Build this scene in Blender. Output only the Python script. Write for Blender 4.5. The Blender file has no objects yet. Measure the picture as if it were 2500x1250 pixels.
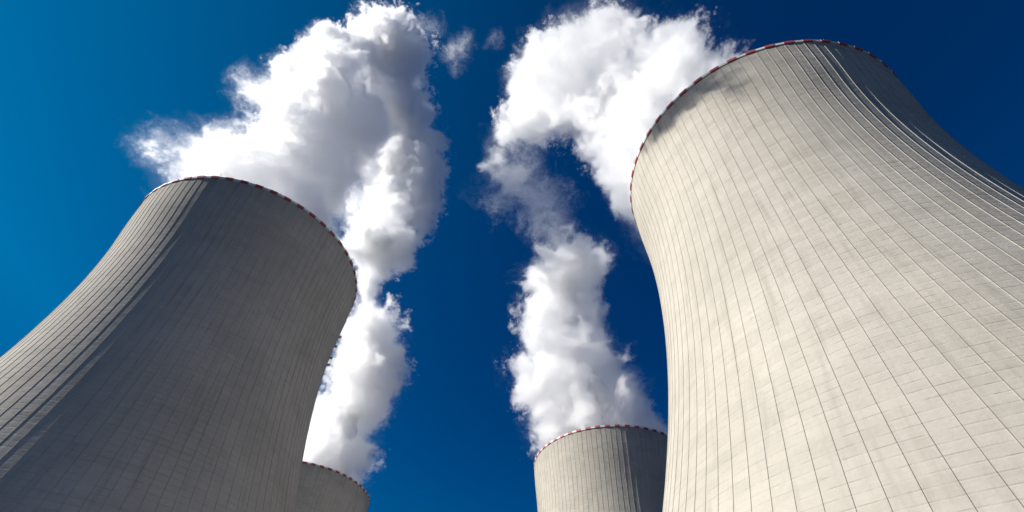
import bpy, math, random
import numpy as np
from mathutils import Vector, Matrix, noise as mnoise

sc = bpy.context.scene
COL = sc.collection

# ------------------------------------------------------------------ camera
cam_data = bpy.data.cameras.new('camera')
cam = bpy.data.objects.new('camera', cam_data)
COL.objects.link(cam)
F_PX = 1308.79                      # focal length in pixels of a 2500 px wide picture
cam_data.sensor_fit = 'HORIZONTAL'
cam_data.sensor_width = 36.0
cam_data.lens = 36.0 * F_PX / 2500.0
cam_data.shift_x = 8.2063 / 2500.0
cam_data.shift_y = 127.073 / 2500.0
cam_data.clip_start = 0.1
cam_data.clip_end = 20000.0
PITCH, ROLL = 0.7807, 0.0445
EYE = Vector((0.0, 0.0, 1.7))
cp, sp, cr, sr = math.cos(PITCH), math.sin(PITCH), math.cos(ROLL), math.sin(ROLL)
FWD = Vector((0, cp, sp)); U0 = Vector((0, -sp, cp)); R0 = Vector((1, 0, 0))
RIGHT = cr * R0 + sr * U0
UP = -sr * R0 + cr * U0
m = Matrix((RIGHT, UP, -FWD)).transposed().to_4x4()
m.translation = EYE
cam.matrix_world = m
sc.camera = cam

# ------------------------------------------------------------------ sun and sky
SUN_AZ, SUN_EL = math.radians(185.0), math.radians(34.0)     # azimuth counted from +x towards +y
S = Vector((math.cos(SUN_EL) * math.cos(SUN_AZ), math.cos(SUN_EL) * math.sin(SUN_AZ), math.sin(SUN_EL)))
ld = bpy.data.lights.new('sun', 'SUN')
ld.energy = 5.0
ld.angle = math.radians(0.53)
ld.color = (1.0, 0.955, 0.89)
sun = bpy.data.objects.new('sun', ld)
COL.objects.link(sun)
sun.rotation_euler = S.to_track_quat('Z', 'Y').to_euler()
sun.location = S * 900

world = bpy.data.worlds.new('World')
sc.world = world
world.use_nodes = True
wt = world.node_tree
wt.nodes.clear()
w_out = wt.nodes.new('ShaderNodeOutputWorld')
w_bg = wt.nodes.new('ShaderNodeBackground')
w_sky = wt.nodes.new('ShaderNodeTexSky')
w_sky.sky_type = 'NISHITA'
w_sky.sun_disc = False
w_sky.sun_elevation = SUN_EL
w_sky.sun_rotation = math.pi / 2 - SUN_AZ
w_sky.altitude = 2500.0
w_sky.air_density = 1.0
w_sky.dust_density = 0.0
w_sky.ozone_density = 3.0
w_hs = wt.nodes.new('ShaderNodeHueSaturation')
w_hs.inputs['Saturation'].default_value = 1.25
w_hs.inputs['Value'].default_value = 1.0
wt.links.new(w_sky.outputs[0], w_hs.inputs['Color'])
# deep, polarised blue: each channel gets its own contrast
w_sep = wt.nodes.new('ShaderNodeSeparateColor'); w_com = wt.nodes.new('ShaderNodeCombineColor')
wt.links.new(w_hs.outputs[0], w_sep.inputs[0])
for ch, (k_, e_, cap) in enumerate(((0.004, 1.0, 0.02), (0.70, 2.59, 1.75), (0.455, 1.71, 4.5))):
    p_ = wt.nodes.new('ShaderNodeMath'); p_.operation = 'POWER'; p_.inputs[1].default_value = e_
    q_ = wt.nodes.new('ShaderNodeMath'); q_.operation = 'MULTIPLY'; q_.inputs[1].default_value = k_
    r_ = wt.nodes.new('ShaderNodeMath'); r_.operation = 'MINIMUM'; r_.inputs[1].default_value = cap
    wt.links.new(w_sep.outputs[ch], p_.inputs[0]); wt.links.new(p_.outputs[0], q_.inputs[0])
    wt.links.new(q_.outputs[0], r_.inputs[0]); wt.links.new(r_.outputs[0], w_com.inputs[ch])
# the polarised sky is paler towards the zenith side of the sun and deeper at its foot
w_geo = wt.nodes.new('ShaderNodeTexCoord'); w_xyz = wt.nodes.new('ShaderNodeSeparateXYZ')
wt.links.new(w_geo.outputs['Generated'], w_xyz.inputs[0])
def wmath(op, a, b):
    n_ = wt.nodes.new('ShaderNodeMath'); n_.operation = op
    for i_, v_ in enumerate((a, b)):
        if isinstance(v_, bpy.types.NodeSocket): wt.links.new(v_, n_.inputs[i_])
        else: n_.inputs[i_].default_value = v_
    return n_.outputs[0]
wz = wmath('MAXIMUM', w_xyz.outputs[2], 0.02)
w_fac = wt.nodes.new('ShaderNodeCombineColor')
w_fac.inputs[0].default_value = 1.0
for ch, (c0, cx, cz) in ((1, (-1.14, -0.0815, 2.0592)), (2, (-0.4653, -0.0605, 0.7657))):
    e_ = wmath('ADD', wmath('ADD', wmath('MULTIPLY', w_xyz.outputs[0], cx), wmath('MULTIPLY', wz, cz)), c0)
    wt.links.new(wmath('POWER', math.e, e_), w_fac.inputs[ch])
w_mul = wt.nodes.new('ShaderNodeVectorMath'); w_mul.operation = 'MULTIPLY'
wt.links.new(w_com.outputs[0], w_mul.inputs[0]); wt.links.new(w_fac.outputs[0], w_mul.inputs[1])
wt.links.new(w_mul.outputs[0], w_bg.inputs['Color'])
w_bg.inputs['Strength'].default_value = 0.065
wt.links.new(w_bg.outputs[0], w_out.inputs['Surface'])

sc.view_settings.view_transform = 'Standard'
sc.view_settings.look = 'None'
sc.view_settings.exposure = 0.48
sc.view_settings.gamma = 1.0
sc.view_settings.use_curve_mapping = False
sc.cycles.max_bounces = 24
sc.cycles.diffuse_bounces = 3
sc.cycles.glossy_bounces = 1
sc.cycles.transparent_max_bounces = 8
sc.cycles.volume_bounces = 24
sc.cycles.volume_step_rate = 2.0
sc.cycles.volume_max_steps = 400
sc.cycles.use_denoising = True

# ------------------------------------------------------------------ helpers
def tag(o, label=None, cat=None, group=None, kind=None):
    if label: o['label'] = label
    if cat: o['category'] = cat
    if group: o['group'] = group
    if kind: o['kind'] = kind
    return o

def mesh_obj(name, verts, faces, mats, parent=None, uvs=None, mat_idx=None, smooth=False):
    me = bpy.data.meshes.new(name)
    verts = np.asarray(verts, dtype=np.float32).reshape(-1, 3)
    faces = np.asarray(faces, dtype=np.int32)
    n = faces.shape[1]
    me.vertices.add(len(verts)); me.vertices.foreach_set('co', verts.ravel())
    me.loops.add(faces.size); me.loops.foreach_set('vertex_index', faces.ravel())
    me.polygons.add(len(faces))
    me.polygons.foreach_set('loop_start', np.arange(len(faces), dtype=np.int32) * n)
    me.polygons.foreach_set('use_smooth', np.full(len(faces), smooth))
    if mat_idx is not None:
        me.polygons.foreach_set('material_index', np.asarray(mat_idx, dtype=np.int32))
    if uvs is not None:
        l = me.uv_layers.new(name='UVMap')
        l.data.foreach_set('uv', np.asarray(uvs, dtype=np.float32).ravel())
    me.update(calc_edges=True)
    for mt in mats: me.materials.append(mt)
    o = bpy.data.objects.new(name, me)
    COL.objects.link(o)
    o.parent = parent
    return o

class NT:
    """tiny helper to wire math nodes"""
    def __init__(s, nt): s.nt = nt
    def new(s, t): return s.nt.nodes.new(t)
    def put(s, sock, v):
        if isinstance(v, bpy.types.NodeSocket): s.nt.links.new(v, sock)
        else: sock.default_value = v
    def m(s, op, a, b=0.0, c=0.0, clamp=False):
        n = s.new('ShaderNodeMath'); n.operation = op; n.use_clamp = clamp
        s.put(n.inputs[0], a); s.put(n.inputs[1], b); s.put(n.inputs[2], c)
        return n.outputs[0]
    def vm(s, op, a, b=None, scale=None):
        n = s.new('ShaderNodeVectorMath'); n.operation = op
        s.put(n.inputs[0], a)
        if b is not None: s.put(n.inputs[1], b)
        if scale is not None: s.put(n.inputs['Scale'], scale)
        return n.outputs['Value'] if op in ('LENGTH', 'DISTANCE', 'DOT_PRODUCT') else n.outputs['Vector']
    def noise(s, vec, scale, detail=4.0, rough=0.5, dist=0.0, lac=2.0, out=0):
        n = s.new('ShaderNodeTexNoise')
        s.put(n.inputs['Vector'], vec); s.put(n.inputs['Scale'], scale)
        s.put(n.inputs['Detail'], detail); s.put(n.inputs['Roughness'], rough)
        s.put(n.inputs['Distortion'], dist); s.put(n.inputs['Lacunarity'], lac)
        return n.outputs[out]
    def comb(s, x, y, z):
        n = s.new('ShaderNodeCombineXYZ')
        for i, v in enumerate((x, y, z)): s.put(n.inputs[i], v)
        return n.outputs[0]
    def ramp(s, v, lo, hi, a=0.0, b=1.0):
        n = s.new('ShaderNodeMapRange'); n.clamp = True
        s.put(n.inputs[0], v); s.put(n.inputs[1], lo); s.put(n.inputs[2], hi); s.put(n.inputs[3], a); s.put(n.inputs[4], b)
        return n.outputs[0]
    def mix(s, f, a, b):
        n = s.new('ShaderNodeMix'); n.data_type = 'RGBA'
        s.put(n.inputs[0], f); s.put(n.inputs[6], a); s.put(n.inputs[7], b)
        return n.outputs[2]

def new_mat(name):
    mt = bpy.data.materials.new(name); mt.use_nodes = True
    nt = mt.node_tree
    return mt, NT(nt), nt.nodes['Principled BSDF'], nt.nodes['Material Output']

# ------------------------------------------------------------------ ground
g_mat, g, g_b, _ = new_mat('ground_mix')
tc = g.new('ShaderNodeTexCoord').outputs['Object']
gn = g.noise(tc, 0.03, 6.0, 0.6)
gf = g.noise(tc, 1.7, 5.0, 0.6)
c = g.mix(g.ramp(gn, 0.42, 0.58), (0.02, 0.03, 0.012, 1), (0.055, 0.05, 0.036, 1))
c = g.mix(g.ramp(gf, 0.3, 0.8, 0.0, 0.4), c, (0.075, 0.07, 0.05, 1))
g.put(g_b.inputs['Base Color'], c); g_b.inputs['Roughness'].default_value = 0.95
R = 9000.0
n = 96
gv = [(0, 0, 0)] + [(R * math.cos(2 * math.pi * i / n), R * math.sin(2 * math.pi * i / n), 0) for i in range(n)]
gfc = [(0, 1 + i, 1 + (i + 1) % n) for i in range(n)]
tag(mesh_obj('ground', gv, gfc, [g_mat]), kind='structure')

# ------------------------------------------------------------------ concrete
NCELL, LIFT, HT = 108, 1.55, 155.0

def concrete(name):
    mt, N, bsdf, out = new_mat(name)
    uvn = N.new('ShaderNodeUVMap'); uvn.uv_map = 'UVMap'
    sep = N.new('ShaderNodeSeparateXYZ'); N.put(sep.inputs[0], uvn.outputs[0])
    u, v = sep.outputs[0], sep.outputs[1]
    oi = N.new('ShaderNodeObjectInfo')
    seed = N.m('MULTIPLY', oi.outputs['Random'], 517.0)
    # metres along the wall: x around, z up
    fu, fv = N.m('FRACT', u), N.m('FRACT', v)
    cu, cv = N.m('FLOOR', u), N.m('FLOOR', v)
    wn = N.new('ShaderNodeTexWhiteNoise'); wn.noise_dimensions = '3D'
    N.put(wn.inputs['Vector'], N.comb(cu, cv, seed))
    cell = wn.outputs['Value']
    wl = N.new('ShaderNodeTexWhiteNoise'); wl.noise_dimensions = '2D'
    N.put(wl.inputs['Vector'], N.comb(cv, seed, 0.0))
    lift = wl.outputs['Value']
    P = N.comb(N.m('MULTIPLY', u, 2.8), N.m('MULTIPLY', v, LIFT), seed)
    big = N.noise(P, 0.035, 4.0, 0.55)
    Pm = N.comb(N.m('MULTIPLY', u, 1.1), N.m('MULTIPLY', v, LIFT * 1.5), N.m('ADD', seed, 40.0))
    mid = N.noise(Pm, 0.16, 6.0, 0.65)
    Ps = N.comb(N.m('MULTIPLY', u, 2.8), N.m('MULTIPLY', v, LIFT * 0.09), seed)
    streak = N.noise(Ps, 0.55, 5.0, 0.6)
    fine = N.noise(P, 1.6, 6.0, 0.7)
    # base tint
    c = N.mix(N.ramp(big, 0.35, 0.65), (0.462, 0.430, 0.372, 1), (0.545, 0.507, 0.440, 1))
    c = N.mix(N.ramp(mid, 0.48, 0.72, 0.0, 0.28), c, (0.27, 0.255, 0.20, 1))
    c = N.mix(N.ramp(streak, 0.52, 0.74, 0.0, 0.38), c, (0.23, 0.215, 0.175, 1))
    c = N.mix(N.ramp(fine, 0.35, 0.75, 0.0, 0.22), c, (0.28, 0.26, 0.215, 1))
    c = N.mix(N.m('MULTIPLY', cell, 0.12), c, (0.25, 0.235, 0.195, 1))
    # dirty weathered ring under the rim
    top = N.ramp(N.m('ADD', v, N.m('MULTIPLY', streak, 10.0)), 99.0, 108.0)
    c = N.mix(N.m('MULTIPLY', top, 0.30), c, (0.18, 0.18, 0.155, 1))
    # horizontal lift joints, broken up
    jn = N.noise(N.comb(N.m('MULTIPLY', u, 0.9), N.m('MULTIPLY', cv, 3.7), seed), 1.3, 3.0, 0.6)
    near = N.m('ABSOLUTE', N.m('SUBTRACT', N.m('ABSOLUTE', N.m('SUBTRACT', fv, 0.5)), 0.5))
    jl = N.m('MULTIPLY', N.ramp(near, 0.02, 0.095, 1.0, 0.0), N.ramp(jn, 0.38, 0.66))
    c = N.mix(N.m('MULTIPLY', jl, 0.14), c, (0.14, 0.135, 0.11, 1))
    # dirt beside the ribs
    ne = N.m('ABSOLUTE', N.m('SUBTRACT', N.m('ABSOLUTE', N.m('SUBTRACT', fu, 0.5)), 0.5))
    vn = N.noise(N.comb(N.m('MULTIPLY', cu, 5.3), v, seed), 0.35, 4.0, 0.6)
    vl = N.m('MULTIPLY', N.ramp(ne, 0.03, 0.05, 1.0, 0.0), N.ramp(vn, 0.3, 0.6, 0.25, 1.0))
    vl = N.m('MULTIPLY', vl, N.ramp(ne, 0.02, 0.022))
    c = N.mix(N.m('MULTIPLY', vl, 0.26), c, (0.15, 0.145, 0.12, 1))
    N.put(bsdf.inputs['Base Color'], c)
    bsdf.inputs['Roughness'].default_value = 0.9
    bsdf.inputs['Specular IOR Level'].default_value = 0.25
    # relief: formwork panels stand a little in and out and lean a little
    tilt = N.m('MULTIPLY', N.m('SUBTRACT', fv, 0.5), N.m('ADD', N.m('MULTIPLY', cell, 0.5), 0.55))
    h = N.m('ADD', N.m('MULTIPLY', cell, 0.045), N.m('MULTIPLY', lift, 0.05))
    h = N.m('ADD', h, N.m('MULTIPLY', tilt, 0.07))
    h = N.m('SUBTRACT', h, N.m('MULTIPLY', jl, 0.09))
    h = N.m('ADD', h, N.m('MULTIPLY', fine, 0.05))
    h = N.m('ADD', h, N.m('MULTIPLY', mid, 0.25))
    bp = N.new('ShaderNodeBump'); bp.inputs['Strength'].default_value = 0.65; bp.inputs['Distance'].default_value = 1.0
    N.put(bp.inputs['Height'], h)
    N.put(bsdf.inputs['Normal'], bp.outputs[0])
    return mt

M_CONC = concrete('weathered_concrete')

def paint(name, col, dirt, rough=0.6):
    mt, N, b, _ = new_mat(name)
    t = N.new('ShaderNodeTexCoord').outputs['Object']
    f = N.noise(t, 0.8, 5.0, 0.65)
    N.put(b.inputs['Base Color'], N.mix(N.ramp(f, 0.42, 0.75, 0.0, 0.65), col, dirt))
    b.inputs['Roughness'].default_value = rough
    return mt
M_RED = paint('rim_red_paint', (0.42, 0.07, 0.09, 1), (0.36, 0.14, 0.14, 1))
M_WHITE = paint('rim_white_paint', (0.72, 0.71, 0.68, 1), (0.5, 0.49, 0.44, 1))
M_STEEL = paint('galvanised_steel', (0.30, 0.30, 0.29, 1), (0.14, 0.12, 0.10, 1), 0.45)
M_INNER = paint('inner_concrete', (0.32, 0.31, 0.28, 1), (0.2, 0.2, 0.18, 1), 0.95)
M_LENS = paint('red_lamp_glass', (0.35, 0.02, 0.02, 1), (0.2, 0.02, 0.02, 1), 0.2)

# profile of the shell (natural cubic spline through measured radii)
KZ = np.array([0., 30, 60, 85, 105, 120, 132, 144, 155])
KR = np.array([64.7359, 54.4309, 46.3001, 41.9101, 40.0098, 39.6226, 39.4829, 41.5263, 41.7015])
KR[6], KR[7] = 40.1, 41.1

def spline_m(y):
    n = len(KZ); h = np.diff(KZ); A = np.zeros((n, n)); b = np.zeros(n); A[0, 0] = A[-1, -1] = 1
    for i in range(1, n - 1):
        A[i, i - 1] = h[i - 1]; A[i, i] = 2 * (h[i - 1] + h[i]); A[i, i + 1] = h[i]
        b[i] = 6 * ((y[i + 1] - y[i]) / h[i] - (y[i] - y[i - 1]) / h[i - 1])
    return np.linalg.solve(A, b)
KM = spline_m(KR)
def prof(z):
    z = np.asarray(z, float); i = np.clip(np.searchsorted(KZ, z) - 1, 0, len(KZ) - 2)
    h = KZ[i + 1] - KZ[i]; a = (KZ[i + 1] - z) / h; b = (z - KZ[i]) / h
    return a * KR[i] + b * KR[i + 1] + ((a**3 - a) * KM[i] + (b**3 - b) * KM[i + 1]) * h * h / 6

RIB_W, RIB_H = 0.12, 0.075
def shell_mesh(parent):
    """concrete shell: 108 wind ribs cast on the outside, solid wall with an inner face"""
    nl = int(HT / LIFT)
    zs = []
    for k in range(nl + 1): zs.append(min(k * LIFT, HT - 1.15 if k == nl else k * LIFT))
    zs = [z for z in zs if z < HT - 1.6] + [HT - 1.15]
    zs = np.array(zs)
    rr = prof(zs)
    rows, us = [], []
    dth = 2 * math.pi / NCELL
    for z, r in zip(zs, rr):
        hw = RIB_W / 2 / r; hw2 = hw * 0.8
        th, ra, uu = [], [], []
        for c_ in range(NCELL):
            t0 = c_ * dth
            for t, q in ((-hw, 0), (-hw2, RIB_H), (hw2, RIB_H), (hw, 0), (dth * 0.5, 0)):
                th.append(t0 + t); ra.append(r + q); uu.append(c_ + t / dth)
        th.append(NCELL * dth - hw); ra.append(r); uu.append(NCELL - hw / dth)
        th, ra = np.array(th), np.array(ra)
        # keep the wall between the ribs curved: the mid vertex stands on the circle
        rows.append(np.stack([ra * np.cos(th), ra * np.sin(th), np.full_like(th, z)], -1))
        us.append(np.array(uu))
    V = np.concatenate(rows); U = np.stack(us)
    nc = rows[0].shape[0]; nr = len(rows)
    i, j = np.meshgrid(np.arange(nr - 1), np.arange(nc - 1), indexing='ij')
    f = np.stack([i * nc + j, i * nc + j + 1, (i + 1) * nc + j + 1, (i + 1) * nc + j], -1).reshape(-1, 4)
    vv = np.repeat((zs / LIFT)[:, None], nc, 1)
    uvflat = np.stack([U.ravel(), vv.ravel()], -1)
    uv = uvflat[f.ravel()]
    midx = np.zeros(len(f), int)
    # inner face + top annulus
    zi = np.array([0, 20, 40, 60, 80, 95, 110, 122, 133, 144, HT - 1.15]); ri = prof(zi) - 0.7
    ns = 108
    t = np.arange(ns) * 2 * math.pi / ns
    base = len(V)
    W = np.concatenate([np.stack([r * np.cos(t), r * np.sin(t), np.full(ns, z)], -1) for z, r in zip(zi, ri)]
                       + [np.stack([prof(HT - 1.15) * np.cos(t), prof(HT - 1.15) * np.sin(t), np.full(ns, HT - 1.15)], -1)])
    a, b = np.meshgrid(np.arange(len(zi)), np.arange(ns), indexing='ij')
    f2 = np.stack([base + a * ns + b, base + (a + 1) * ns + b, base + (a + 1) * ns + (b + 1) % ns, base + a * ns + (b + 1) % ns], -1).reshape(-1, 4)
    V = np.concatenate([V, W]); f = np.concatenate([f, f2])
    uv = np.concatenate([uv, np.zeros((f2.size, 2))]); midx = np.concatenate([midx, np.ones(len(f2), int)])
    return mesh_obj('shell', V, f, [M_CONC, M_INNER], parent, uv, midx)

def rim_mesh(parent):
    """painted red and white parapet, every second panel proud of its neighbours"""
    V, F, MI = [], [], []
    dth = 2 * math.pi / NCELL
    z0, z1 = HT - 0.98, HT
    for c_ in range(NCELL):
        red = c_ % 2
        ro = float(prof(HT)) + (0.34 if red else 0.22); ri = float(prof(HT)) - 0.95
        zt = z1 + (0.05 if red else 0.0); zb = z0 - (0.06 if red else 0.0)
        a0, a1 = c_ * dth, (c_ + 1) * dth
        k = len(V)
        for a in (a0, a1):
            ca, sa = math.cos(a), math.sin(a)
            V += [(ro * ca, ro * sa, zb), (ro * ca, ro * sa, zt), (ri * ca, ri * sa, zt), (ri * ca, ri * sa, zb)]
        F += [(k, k + 4, k + 5, k + 1), (k + 1, k + 5, k + 6, k + 2), (k + 2, k + 6, k + 7, k + 3), (k + 3, k + 7, k + 4, k),
              (k, k + 1, k + 2, k + 3), (k + 4, k + 7, k + 6, k + 5)]
        MI += [red] * 6
    return mesh_obj('rim_band', V, F, [M_WHITE, M_RED], parent, None, MI)

def box(V, F, ax, c, sx, sy, sz):
    """box centred at c with axes ax = (tangent, outward, up)"""
    k = len(V)
    for dx in (-1, 1):
        for dy in (-1, 1):
            for dz in (-1, 1):
                V.append(tuple(c + ax[0] * dx * sx / 2 + ax[1] * dy * sy / 2 + ax[2] * dz * sz / 2))
    F += [tuple(k + q for q in f) for f in ((0, 1, 3, 2), (4, 6, 7, 5), (0, 4, 5, 1), (2, 3, 7, 6), (0, 2, 6, 4), (1, 5, 7, 3))]

def axes_at(a):
    return Vector((-math.sin(a), math.cos(a), 0)), Vector((math.cos(a), math.sin(a), 0)), Vector((0, 0, 1))

def rod_mesh(parent, a):
    V, F = [], []
    ax = axes_at(a); c0 = ax[1] * (float(prof(HT)) - 0.3) + Vector((0, 0, HT))
    box(V, F, ax, c0 + Vector((0, 0, 0.16)), 0.3, 0.3, 0.2)
    box(V, F, ax, c0 + Vector((0, 0, 1.35)), 0.07, 0.07, 2.3)
    return mesh_obj('lightning_rod', V, F, [M_STEEL], parent)

def lamp_bracket(parent, a, z):
    V, F = [], []
    ax = axes_at(a); r = float(prof(z))
    c0 = ax[1] * r + Vector((0, 0, z))
    box(V, F, ax, c0 + ax[1] * 0.55, 1.5, 1.1, 0.08)
    for s in (-0.7, 0.7):
        box(V, F, ax, c0 + ax[1] * 1.05 + ax[0] * s + Vector((0, 0, 0.55)), 0.06, 0.06, 1.0)
        box(V, F, ax, c0 + ax[1] * 0.4 + ax[0] * s - Vector((0, 0, 0.3)), 0.08, 0.8, 0.08)
    box(V, F, ax, c0 + ax[1] * 1.05 + Vector((0, 0, 1.05)), 1.46, 0.06, 0.06)
    o = mesh_obj('service_bracket', V, F, [M_STEEL], parent)
    V, F = [], []
    box(V, F, ax, c0 + ax[1] * 0.8 + Vector((0, 0, 0.3)), 0.35, 0.35, 0.5)
    mesh_obj('warning_lamp', V, F, [M_LENS], o)
    return o

def build_tower():
    root = bpy.data.objects.new('cooling_tower', None)
    COL.objects.link(root)
    shell_mesh(root)
    rim_mesh(root)
    for k in range(12):
        rod_mesh(root, 2 * math.pi * k / 12 + 0.05)
    return root

def copy_tree(o, parent=None):
    c_ = o.copy(); COL.objects.link(c_); c_.parent = parent
    for ch in [x for x in COL.objects if x.parent == o]:
        copy_tree(ch, c_)
    return c_

TOWERS = [  # x, y, height added, radius scale, spin, label
    (-101.188, 140.655, 1.326, 0.9796, 0.0, 'big near cooling tower mostly in shade, sunlit only along its left flank'),
    (79.310, 90.144, 0.591, 0.9904, 0.012, 'biggest cooling tower, pale sunlit concrete with vertical ribs'),
    (-125.969, 328.417, -1.368, 1.0203, 0.02, 'small shaded tower top peeking out beside the big dark tower'),
    (61.205, 276.404, -1.845, 1.0272, 0.006, 'small distant cooling tower half sunlit beneath a narrow steam column'),
]
tower0 = build_tower()
tw = []
for k, (x, y, dh, s_, spin, lab) in enumerate(TOWERS):
    t = tower0 if k == 0 else copy_tree(tower0)
    t.location = (x, y, 0); t.scale = (s_, s_, (HT + dh) / HT); t.rotation_euler.z = spin
    tag(t, lab, 'cooling tower', 'concrete cooling towers with red and white rims')
    tw.append(t)
for a, z in ((0.53, 139.8), (0.50, 133.8), (0.43, 126.0), (0.37, 121.0)):
    lamp_bracket(tw[0], a, z)

#PLUMES
# ------------------------------------------------------------------ steam
def steam_mat(name, dens):
    mt = bpy.data.materials.new(name); mt.use_nodes = True
    nt = mt.node_tree; nt.nodes.clear()
    o = nt.nodes.new('ShaderNodeOutputMaterial')
    v = nt.nodes.new('ShaderNodeVolumePrincipled')
    v.inputs['Color'].default_value = (0.998, 0.998, 0.998, 1)
    v.inputs['Density'].default_value = dens
    v.inputs['Anisotropy'].default_value = 0.6
    nt.links.new(v.outputs[0], o.inputs['Volume'])
    return mt
M_STEAM = steam_mat('thin_steam', 0.165)
M_CORE, N_, b_, o_ = new_mat('dense_steam')
b_.inputs['Base Color'].default_value = (0.97, 0.97, 0.97, 1)
b_.inputs['Roughness'].default_value = 1.0
b_.inputs['Specular IOR Level'].default_value = 0.0

def view_dir(px, py):
    """direction of sight through a point of the 2500 x 1250 picture, one metre deep along the axis"""
    return FWD + RIGHT * ((px - 1250 + 8.2063) / F_PX) - UP * ((py - 625 - 127.073) / F_PX)

def place(px, py, rho):
    """world point at ground distance rho seen at px, py, and metres per picture unit there"""
    d = view_dir(px, py)
    k = rho / math.hypot(d.x, d.y)
    return EYE + d * k, k / F_PX

def in_poly(X, Y, poly):
    ins = np.zeros(X.shape, bool)
    n = len(poly)
    for i in range(n):
        x0, y0 = poly[i]; x1, y1 = poly[(i + 1) % n]
        c_ = ((y0 > Y) != (y1 > Y)) & (X < (x1 - x0) * (Y - y0) / ((y1 - y0) if y1 != y0 else 1e-9) + x0)
        ins ^= c_
    return ins

def edge_dist(P, poly):
    a = np.array(poly, float); b = np.roll(a, -1, 0); ab = b - a
    t = np.clip(((P[:, None] - a) * ab).sum(-1) / (ab ** 2).sum(1), 0, 1)
    return np.sqrt(((P[:, None] - a - t[..., None] * ab) ** 2).sum(-1)).min(1)

def lumps(poly, rho_pts, rng, step=13, rmax=80, shrink=0.0, thick=1.0):
    """fill an outline with overlapping balls of steam, each at its own distance: thick in the middle, thin at the edge"""
    a = np.array(poly, float)
    xs = np.arange(a[:, 0].min(), a[:, 0].max(), step); ys = np.arange(a[:, 1].min(), a[:, 1].max(), step)
    X, Y = np.meshgrid(xs, ys); X = X.ravel() + rng.uniform(-4, 4, X.size); Y = Y.ravel() + rng.uniform(-4, 4, Y.size)
    k = in_poly(X, Y, poly); P = np.stack([X[k], Y[k]], -1)
    if len(P) == 0: return []
    d = edge_dist(P, poly)
    order = np.argsort(-d)
    chosen = []
    for i in order:
        r = min(d[i] - shrink, rmax)
        if r < 4: continue
        ok = True
        for (q, rq) in chosen:
            if math.hypot(P[i, 0] - q[0], P[i, 1] - q[1]) < max(0.36 * rq, rq - 0.45 * r): ok = False; break
        if ok: chosen.append((P[i], r))
    rp = np.array(rho_pts, float)
    out = []
    for (q, r) in chosen:
        w = 1.0 / (((rp[:, :2] - q) ** 2).sum(1) + 900.0)
        rho = float((w * rp[:, 2]).sum() / w.sum())
        dd = edge_dist(q[None], poly)[0]
        p, mpp = place(q[0], q[1], rho)
        jit = min(dd, 120.0) * mpp * 0.35
        v = view_dir(*q).normalized()
        p = p + v * float(rng.uniform(-jit, jit))
        out.append((p, r * mpp, thick))
    return out

class Lattice:
    """smooth random numbers on a repeating 64-cube, for fractal turbulence"""
    def __init__(s, seed):
        s.t = np.random.default_rng(seed).random((64, 64, 64), dtype=np.float32).ravel()
    def one(s, x, y, z):
        out = np.empty(x.shape, np.float32)
        for a in range(0, x.size, 400000):
            sl = slice(a, a + 400000)
            X, Y, Z_ = x[sl], y[sl], z[sl]
            xi, yi, zi = np.floor(X), np.floor(Y), np.floor(Z_)
            fx, fy, fz = X - xi, Y - yi, Z_ - zi
            fx = fx * fx * (3 - 2 * fx); fy = fy * fy * (3 - 2 * fy); fz = fz * fz * (3 - 2 * fz)
            xi = xi.astype(np.int32) & 63; yi = yi.astype(np.int32) & 63; zi = zi.astype(np.int32) & 63
            x1 = ((xi + 1) & 63) * 4096; xi *= 4096; y1 = ((yi + 1) & 63) * 64; yi *= 64; z1 = (zi + 1) & 63
            t = s.t
            a0 = t[xi + yi + zi]; a0 = a0 + (t[x1 + yi + zi] - a0) * fx
            b0 = t[xi + y1 + zi]; b0 = b0 + (t[x1 + y1 + zi] - b0) * fx
            a1 = t[xi + yi + z1]; a1 = a1 + (t[x1 + yi + z1] - a1) * fx
            b1 = t[xi + y1 + z1]; b1 = b1 + (t[x1 + y1 + z1] - b1) * fx
            a0 = a0 + (b0 - a0) * fy; a1 = a1 + (b1 - a1) * fy
            out[sl] = a0 + (a1 - a0) * fz
        return out
    def fbm(s, P, size, octaves, rough, shift=0.0):
        """between -1 and 1, features of the given size in metres"""
        tot = 0.0; amp = 1.0; norm = 0.0; f = 1.0 / size
        for k in range(octaves):
            o = shift + 17.3 * k
            tot = tot + (s.one(P[0] * f + o, P[1] * f + o * 1.7 + 3.1, P[2] * f + o * 0.6 + 7.7) * 2 - 1) * amp
            norm += amp * amp; amp *= rough; f *= 2.03
        return tot / math.sqrt(norm)

def sample_grid(F, p):
    """trilinear look-up of the 3-D array F at fractional places p"""
    n = F.shape; fl = F.ravel(); out = np.empty(p[0].shape, np.float32)
    for a in range(0, out.size, 400000):
        sl = slice(a, a + 400000)
        q = [np.clip(p[k][sl], 0, n[k] - 1.001) for k in range(3)]
        i = [v.astype(np.int32) for v in q]; f = [v - w for v, w in zip(q, i)]
        b = (i[0] * n[1] + i[1]) * n[2] + i[2]
        s0, s1 = n[1] * n[2], n[2]
        def L(o): v = fl[b + o]; return v + (fl[b + o + s0] - v) * f[0]
        c00, c10, c01, c11 = L(0), L(s1), L(1), L(s1 + 1)
        c0 = c00 + (c10 - c00) * f[1]; c1 = c01 + (c11 - c01) * f[1]
        out[sl] = c0 + (c1 - c0) * f[2]
    return out

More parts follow.
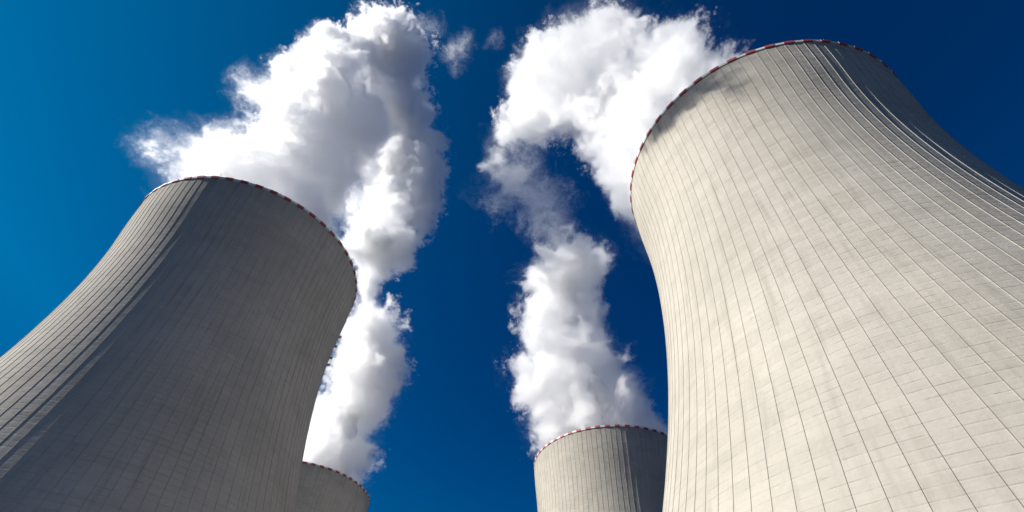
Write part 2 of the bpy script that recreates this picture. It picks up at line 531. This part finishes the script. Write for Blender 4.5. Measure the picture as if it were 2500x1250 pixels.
def steam_field(balls, vox, seed):
    """steam density on a grid: distance to the balls, warped and torn by turbulence"""
    c_ = np.array([b[0] for b in balls]); r = np.array([b[1] for b in balls]); th = np.array([b[2] for b in balls])
    pad = 19.0
    lo = (c_ - r[:, None]).min(0) - pad; hi = (c_ + r[:, None]).max(0) + pad
    # smooth distance field on a coarse grid
    cv = 2.5
    n = np.ceil((hi - lo) / cv).astype(int) + 2
    D = np.full(n, 60.0, np.float32); T = np.ones(n, np.float32); RR = np.full(n, 5.0, np.float32)
    for p, ra, t in zip(c_, r, th):
        m_ = 24.0
        a = np.maximum(((p - ra - m_ - lo) / cv).astype(int), 0); b = np.minimum(((p + ra + m_ - lo) / cv).astype(int) + 1, n)
        g_ = [lo[i] + cv * np.arange(a[i], b[i]) - p[i] for i in range(3)]
        d = (np.sqrt(g_[0][:, None, None] ** 2 + g_[1][None, :, None] ** 2 + g_[2][None, None, :] ** 2) - ra).astype(np.float32)
        sl = tuple(slice(a[i], b[i]) for i in range(3))
        k = d < D[sl]
        T[sl] = np.where(k, t, T[sl]); RR[sl] = np.where(k, ra, RR[sl])
        D[sl] = np.minimum(D[sl], d)
    for F in (D, T, RR):
        for ax in range(3):
            F[:] = 0.5 * F + 0.25 * (np.roll(F, 1, ax) + np.roll(F, -1, ax))
    N3 = np.ceil((hi - lo) / vox).astype(int) + 1
    den = np.zeros(N3, np.float32)
    ax_ = [np.arange(N3[i], dtype=np.float32) * vox for i in range(3)]
    # coarse look-up on the fine grid to find the shell that needs turbulence
    cidx = [np.clip(np.round(ax_[i] / cv).astype(int), 0, n[i] - 1) for i in range(3)]
    Dn = D[np.ix_(*cidx)]
    act = np.argwhere(Dn < 22.0).astype(np.int32)
    del Dn
    P = [act[:, i] * np.float32(vox) for i in range(3)]
    lat = Lattice(seed)
    w1 = [lat.fbm(P, 30.0, 2, 0.5, 11.0 + 9 * k) * np.float32(6.0) for k in range(3)]
    w2 = [lat.fbm([P[i] + w1[i] for i in range(3)], 8.0, 4, 0.65, 51.0 + 9 * k) * np.float32(4.2) for k in range(3)]
    Q = [P[i] + w1[i] + w2[i] for i in range(3)]
    w3 = [lat.fbm([Q[i] for i in range(3)], 3.6, 2, 0.6, 151.0 + 9 * k) * np.float32(1.3) for k in range(3)]
    Q = [Q[i] + w3[i] for i in range(3)]
    del w1, w2, w3
    q = [v / np.float32(cv) for v in Q]
    d = sample_grid(D, q); t = sample_grid(T, q); rr = sample_grid(RR, q)
    amp = np.clip(rr * 0.48, 2.4, 10.5)
    nb = lat.fbm(Q, 17.0, 6, 0.78, 3.0)
    e = 1.3 - d + amp * 1.38 * (nb + 0.35 * np.abs(nb) - 0.1)
    del d
    k = e > -8.0
    e = e[k]; t = t[k]; nb = nb[k]; act = act[k]; Qk = [v[k] for v in Q]; Pk = [v[k] for v in P]
    del Q, q, P
    # threads: thin sheets where a warped noise crosses zero
    near = e < 9.0
    fil = np.ones(e.shape, np.float32)
    Qn = [v[near] for v in Qk]
    f1 = 1 - np.abs(lat.fbm(Qn, 9.0, 4, 0.62, 71.0)) * 2.6
    f2 = 1 - np.abs(lat.fbm(Qn, 4.6, 3, 0.6, 91.0)) * 2.2
    fil[near] = np.clip(np.maximum(f1, f2 * 0.75), 0, 1) ** 2.0
    sn = lat.fbm(Pk, 30.0, 2, 0.5, 131.0)
    soft = 1.4 + np.clip((sn + 0.05) * 2.2, 0, 1) * 8.0
    dense = np.clip(e / soft, 0, 1) ** 1.2
    mixf = np.clip(e / (soft + 4.0), 0, 1) ** 1.3
    dense = dense * (fil + (1 - fil) * mixf)
    dense = dense * np.clip(1.1 + 1.3 * nb, 0.35, 2.4)
    veil = np.clip((e + 7.5) / 9.0, 0, 1) ** 2 * (fil ** 2 * 0.24)
    thick = np.maximum(dense, veil)
    thin = np.clip((e + 5.0) / 10.0, 0, 1) * (np.clip(fil, 0, 1) ** 3 * 3.2 + 0.03) * t
    s_ = np.clip((t - 0.3) / 0.6, 0, 1)
    val = thick * s_ + thin * (1 - s_)
    den[tuple(act.T)] = val
    return lo, vox, den, D, T, cv, n

def pieces_of(V, Fq, least):
    """the connected pieces of a mesh with at least `least` corners, largest first"""
    lab = np.arange(len(V))
    while True:
        m_ = lab[Fq].min(1)
        new = lab.copy()
        for k in range(4): np.minimum.at(new, Fq[:, k], m_)
        new = new[new]
        if (new == lab).all(): break
        lab = new
    cnt = np.bincount(lab, minlength=len(V)); out = []
    for c_ in np.argsort(-cnt):
        if cnt[c_] < least: break
        ok = lab == c_
        out.append((V[ok], (np.cumsum(ok) - 1)[Fq[ok[Fq].all(1)]]))
    return out

def surface_nets(F, lo, vox):
    """closed quads where F changes sign (inside: F < 0)"""
    n = F.shape
    ins = F < 0
    cell = np.zeros(np.array(n) - 1, np.int8)
    for dx in (0, 1):
        for dy in (0, 1):
            for dz in (0, 1):
                cell += ins[dx:n[0] - 1 + dx, dy:n[1] - 1 + dy, dz:n[2] - 1 + dz]
    act = (cell > 0) & (cell < 8)
    idx = np.full(act.shape, -1, np.int64); I = np.argwhere(act); idx[act] = np.arange(len(I))
    if len(I) == 0: return None, None
    V = np.zeros((len(I), 3)); Wt = np.zeros(len(I))
    cor = [(0, 0, 0), (1, 0, 0), (0, 1, 0), (1, 1, 0), (0, 0, 1), (1, 0, 1), (0, 1, 1), (1, 1, 1)]
    for i in range(8):
        for j in range(i + 1, 8):
            if sum(abs(cor[i][k] - cor[j][k]) for k in range(3)) != 1: continue
            A = I + cor[i]; B = I + cor[j]
            fa = F[tuple(A.T)]; fb = F[tuple(B.T)]
            k = (fa < 0) != (fb < 0)
            t = np.clip(fa[k] / (fa[k] - fb[k]), 0.05, 0.95)[:, None]
            V[k] += A[k] + (B[k] - A[k]) * t; Wt[k] += 1
    V = lo + V / Wt[:, None] * vox
    faces = []
    for ax in range(3):
        sl0 = [slice(None)] * 3; sl1 = [slice(None)] * 3
        sl0[ax] = slice(0, n[ax] - 1); sl1[ax] = slice(1, n[ax])
        ch = ins[tuple(sl0)] != ins[tuple(sl1)]
        E = np.argwhere(ch); o1, o2 = [(1, 2), (2, 0), (0, 1)][ax]
        ok = (E[:, o1] > 0) & (E[:, o2] > 0) & (E[:, o1] < n[o1] - 1) & (E[:, o2] < n[o2] - 1)
        E = E[ok]
        d1 = np.zeros(3, int); d1[o1] = 1; d2 = np.zeros(3, int); d2[o2] = 1
        q = np.stack([idx[tuple((E - d1 - d2).T)], idx[tuple((E - d2).T)], idx[tuple(E.T)], idx[tuple((E - d1).T)]], -1)
        flip = ~ins[tuple(E.T)]
        q[flip] = q[flip][:, ::-1]
        faces.append(q)
    return V, np.concatenate(faces)

def gn_fill(name, lo, vox, shape, mat):
    """geometry nodes: a volume whose density is read from the values stored four to a point"""
    ng = bpy.data.node_groups.new(name, 'GeometryNodeTree')
    ng.interface.new_socket('Geometry', in_out='INPUT', socket_type='NodeSocketGeometry')
    ng.interface.new_socket('Geometry', in_out='OUTPUT', socket_type='NodeSocketGeometry')
    N = NT(ng); L = ng.links
    gi = N.new('NodeGroupInput'); go = N.new('NodeGroupOutput')
    pos = N.new('GeometryNodeInputPosition').outputs[0]
    sep = N.new('ShaderNodeSeparateXYZ')
    N.put(sep.inputs[0], N.vm('SCALE', N.vm('SUBTRACT', pos, tuple(lo)), scale=1.0 / vox))
    i = [N.m('ROUND', sep.outputs[k]) for k in range(3)]
    i = [N.m('MINIMUM', N.m('MAXIMUM', i[k], 0.0), float(shape[k] - 1)) for k in range(3)]
    nz4 = shape[2] // 4
    zq = N.m('FLOOR', N.m('DIVIDE', N.m('ADD', i[2], 0.5), 4.0))
    zr = N.m('SUBTRACT', i[2], N.m('MULTIPLY', zq, 4.0))
    # whole-number arithmetic: floats are too coarse for millions of points
    def im(op, a, b):
        n_ = N.new('FunctionNodeIntegerMath'); n_.operation = op
        N.put(n_.inputs[0], a); N.put(n_.inputs[1], b)
        return n_.outputs[0]
    def toint(v):
        n_ = N.new('FunctionNodeFloatToInt'); n_.rounding_mode = 'ROUND'; N.put(n_.inputs[0], v); return n_.outputs[0]
    idx = im('ADD', im('MULTIPLY', im('ADD', im('MULTIPLY', toint(i[0]), int(shape[1])), toint(i[1])), int(nz4)), toint(zq))
    at = N.new('GeometryNodeInputNamedAttribute'); at.data_type = 'FLOAT_COLOR'; at.inputs['Name'].default_value = 'steam'
    si = N.new('GeometryNodeSampleIndex'); si.data_type = 'FLOAT_COLOR'; si.domain = 'POINT'
    L.new(gi.outputs[0], si.inputs['Geometry']); L.new(at.outputs[0], si.inputs['Value']); L.new(idx, si.inputs['Index'])
    sc_ = N.new('FunctionNodeSeparateColor'); L.new(si.outputs[0], sc_.inputs[0])
    tot = None
    for k in range(4):
        w = N.m('COMPARE', zr, float(k), 0.4)
        v = N.m('MULTIPLY', sc_.outputs[k], w)
        tot = v if tot is None else N.m('ADD', tot, v)
    vc = N.new('GeometryNodeVolumeCube')
    L.new(tot, vc.inputs['Density'])
    hi = [lo[k] + vox * (shape[k] - 1) for k in range(3)]
    vc.inputs['Min'].default_value = tuple(lo); vc.inputs['Max'].default_value = tuple(hi)
    for k, a in enumerate('XYZ'): vc.inputs['Resolution ' + a].default_value = int(shape[k])
    sm = N.new('GeometryNodeSetMaterial'); sm.inputs['Material'].default_value = mat
    L.new(vc.outputs[0], sm.inputs[0]); L.new(sm.outputs[0], go.inputs[0])
    return ng

def steam_plume(label, base, spec, seed, vox, extra=(), depth=12.5):
    rng = np.random.default_rng(seed)
    root = bpy.data.objects.new('steam_plume', None); COL.objects.link(root); root.location = base
    tag(root, label, 'steam plume', 'white steam plumes above the cooling towers')
    base = Vector(base)
    balls = []
    for poly, rho, thick in spec: balls += lumps(poly, rho, rng, thick=thick)
    balls += [(Vector(p), r, 1.0) for p, r in extra]
    balls = [(p - base, r, t) for p, r, t in balls]
    lo, vox, den, D, T, cv, n = steam_field(balls, vox, seed)
    # the heart of the plume, too thick to look into, as a surface of its own
    F = D + depth + np.where(T < 0.9, 60.0, 0.0)
    V, Fq = surface_nets(F, lo, cv)
    if V is not None:
        for it in range(4):
            acc = np.zeros_like(V); cnt = np.zeros(len(V))
            for k in range(4):
                for s_ in (1, 3):
                    np.add.at(acc, Fq[:, k], V[Fq[:, (k + s_) % 4]]); np.add.at(cnt, Fq[:, k], 1)
            V = 0.4 * V + 0.6 * acc / cnt[:, None]
        for pv, pf in pieces_of(V, Fq, 150):
            mesh_obj('plume_core', pv, pf, [M_CORE], root, smooth=True)
    sh = list(den.shape); nz = (sh[2] + 3) // 4 * 4
    pad = np.zeros((sh[0], sh[1], nz), np.float32); pad[:, :, :sh[2]] = den; sh[2] = nz
    me = bpy.data.meshes.new('plume_wisps')
    me.vertices.add(pad.size // 4)
    at = me.attributes.new('steam', 'FLOAT_COLOR', 'POINT')
    at.data.foreach_set('color', pad.ravel())
    me.materials.append(M_STEAM)
    o = bpy.data.objects.new('plume_wisps', me); COL.objects.link(o); o.parent = root
    md = o.modifiers.new('steam', 'NODES')
    md.node_group = gn_fill('steam_fill', lo, vox, sh, M_STEAM)
    print('PLUME', label[:30], 'balls', len(balls), 'Mvox', round(pad.size / 1e6, 1), 'full', round(float((den > 0).mean()), 3))
    return root

POLY_A = [(392,365),(395,335),(412,322),(425,312),(455,335),(520,325),(565,305),(610,335),(650,322),(668,290),(640,262),(590,250),(575,215),(590,190),(630,185),(665,185),(690,155),(735,150),(760,105),(805,95),(900,150),(935,250),(950,350),(935,420),(870,440),(835,455),(815,500),(835,590),(780,640),(700,640),(520,600),(430,520),(410,440),(405,410),(370,385)]
POLY_C = [(700,1215),(725,1125),(760,1000),(800,870),(850,770),(872,720),(860,650),(825,590),(860,530),(900,480),(890,420),(880,340),(860,260),(830,190),(745,140),(755,85),(800,62),(850,80),(890,35),(940,18),(1000,32),(1030,80),(1048,130),(1035,180),(1045,240),(1060,300),(1085,350),(1080,420),(1080,490),(1060,545),(1000,590),(1010,650),(935,690),(925,740),(975,795),(985,860),(980,920),(945,960),(925,1030),(930,1090),(912,1130),(890,1240),(800,1260)]
POLY_B = [(1900,260),(1752,165),(1715,125),(1690,90),(1650,68),(1600,85),(1560,105),(1530,65),(1490,32),(1440,60),(1390,65),(1330,98),(1270,115),(1242,160),(1248,230),(1232,290),(1192,350),(1172,425),(1220,405),(1262,350),(1310,330),(1340,345),(1385,320),(1430,330),(1445,400),(1462,450),(1490,475),(1505,540),(1560,615),(1640,560),(1760,420)]
POLY_D = [(1310,1120),(1320,1060),(1285,1045),(1300,1000),(1262,930),(1266,870),(1298,830),(1275,790),(1285,740),(1275,690),(1280,645),(1310,640),(1335,590),(1350,560),(1385,550),(1405,600),(1440,575),(1465,610),(1490,640),(1470,700),(1490,760),(1495,820),(1500,880),(1560,920),(1590,980),(1625,1020),(1660,1070),(1660,1130),(1480,1150)]

WISPS_A = [[(378,372),(382,330),(405,318),(440,322),(460,350),(440,410),(405,405)],
           [(575,240),(580,200),(615,175),(660,180),(700,210),(680,300),(650,330),(610,300)],
           [(740,140),(750,85),(790,70),(800,120),(770,170)]]
WISPS_C = [[(1085,135),(1100,95),(1140,62),(1162,100),(1135,140),(1125,178),(1098,172)],
           [(1190,110),(1205,50),(1228,85),(1215,132)],
           [(1025,60),(1050,38),(1088,62),(1075,85),(1035,90)],
           [(1075,300),(1090,270),(1098,310),(1085,335)],
           [(975,690),(1005,665),(1015,690)],
           ]
WISPS_B = [([(1175,450),(1215,400),(1250,350),(1300,330),(1330,350),(1290,390),(1320,440),(1390,440),(1410,480),(1395,530),(1330,560),(1280,545),(1230,520),(1195,495)], 0.10),
           ([(1275,515),(1340,500),(1400,530),(1425,600),(1380,640),(1340,620),(1350,575)], 0.35),
           ([(1130,450),(1165,455),(1172,490),(1140,480)], 0.08)]
LOBE = [(194, 3.5), (200, 5), (206, 5.5), (212, 5.5), (218, 5), (224, 5), (230, 3.5)]
ta, tb, tcc, td = [Vector((t[0], t[1], HT + t[2])) for t in TOWERS]
steam_plume('broad white steam plume billowing behind the checkered rim of the big shaded tower', tuple(ta),
            [(POLY_A, [(600,560,175),(450,440,178),(345,340,190),(600,220,215),(800,200,235),(850,420,220),(700,380,195)], 1.0)] +
            [(w_, [(400,350,188),(620,240,212),(770,110,235)], 0.2) for w_ in WISPS_A],
            3, 0.68)
steam_plume('tall steam plume rising from the small shaded tower up past the bigger plume', tuple(tcc),
            [(POLY_C, [(810,1180,352),(850,1000,350),(900,800,345),(950,600,335),(980,400,320),(960,200,300),(900,60,290)], 1.0)] +
            [(w_, [(1100,100,290)], 0.07) for w_ in WISPS_C] +
            [([(790,420),(900,400),(920,480),(880,560),(830,560),(800,500)], [(850,480,300)], 0.12)],
            5, 1.15)
# the lobe of steam that hangs over the sunny side of the rim and shades it
lobe = []
r_rim = float(prof(HT)) * TOWERS[1][3]
for k, (deg, ra) in enumerate(LOBE):
    a = math.radians(deg)
    lobe.append((Vector((tb.x + r_rim * math.cos(a), tb.y + r_rim * math.sin(a), tb.z - 0.6)) + S * (30.0 + 3 * (k % 3)), ra + 2.2))
steam_plume('steam cloud drifting out from behind the rim of the biggest sunlit tower', tuple(tb),
            [(POLY_B, [(1850,300,135),(1700,300,150),(1560,500,165),(1500,200,175),(1300,180,195),(1180,420,215)], 1.0)] +
            [(w_, [(1250,420,215),(1400,500,220)], t_) for w_, t_ in WISPS_B],
            8, 0.85, extra=lobe)
steam_plume('narrow steam column twisting up from the small distant sunlit tower', tuple(td),
            [(POLY_D, [(1470,1080,276),(1450,950,274),(1380,800,268),(1370,650,262),(1350,520,255)], 1.0)],
            11, 0.68)
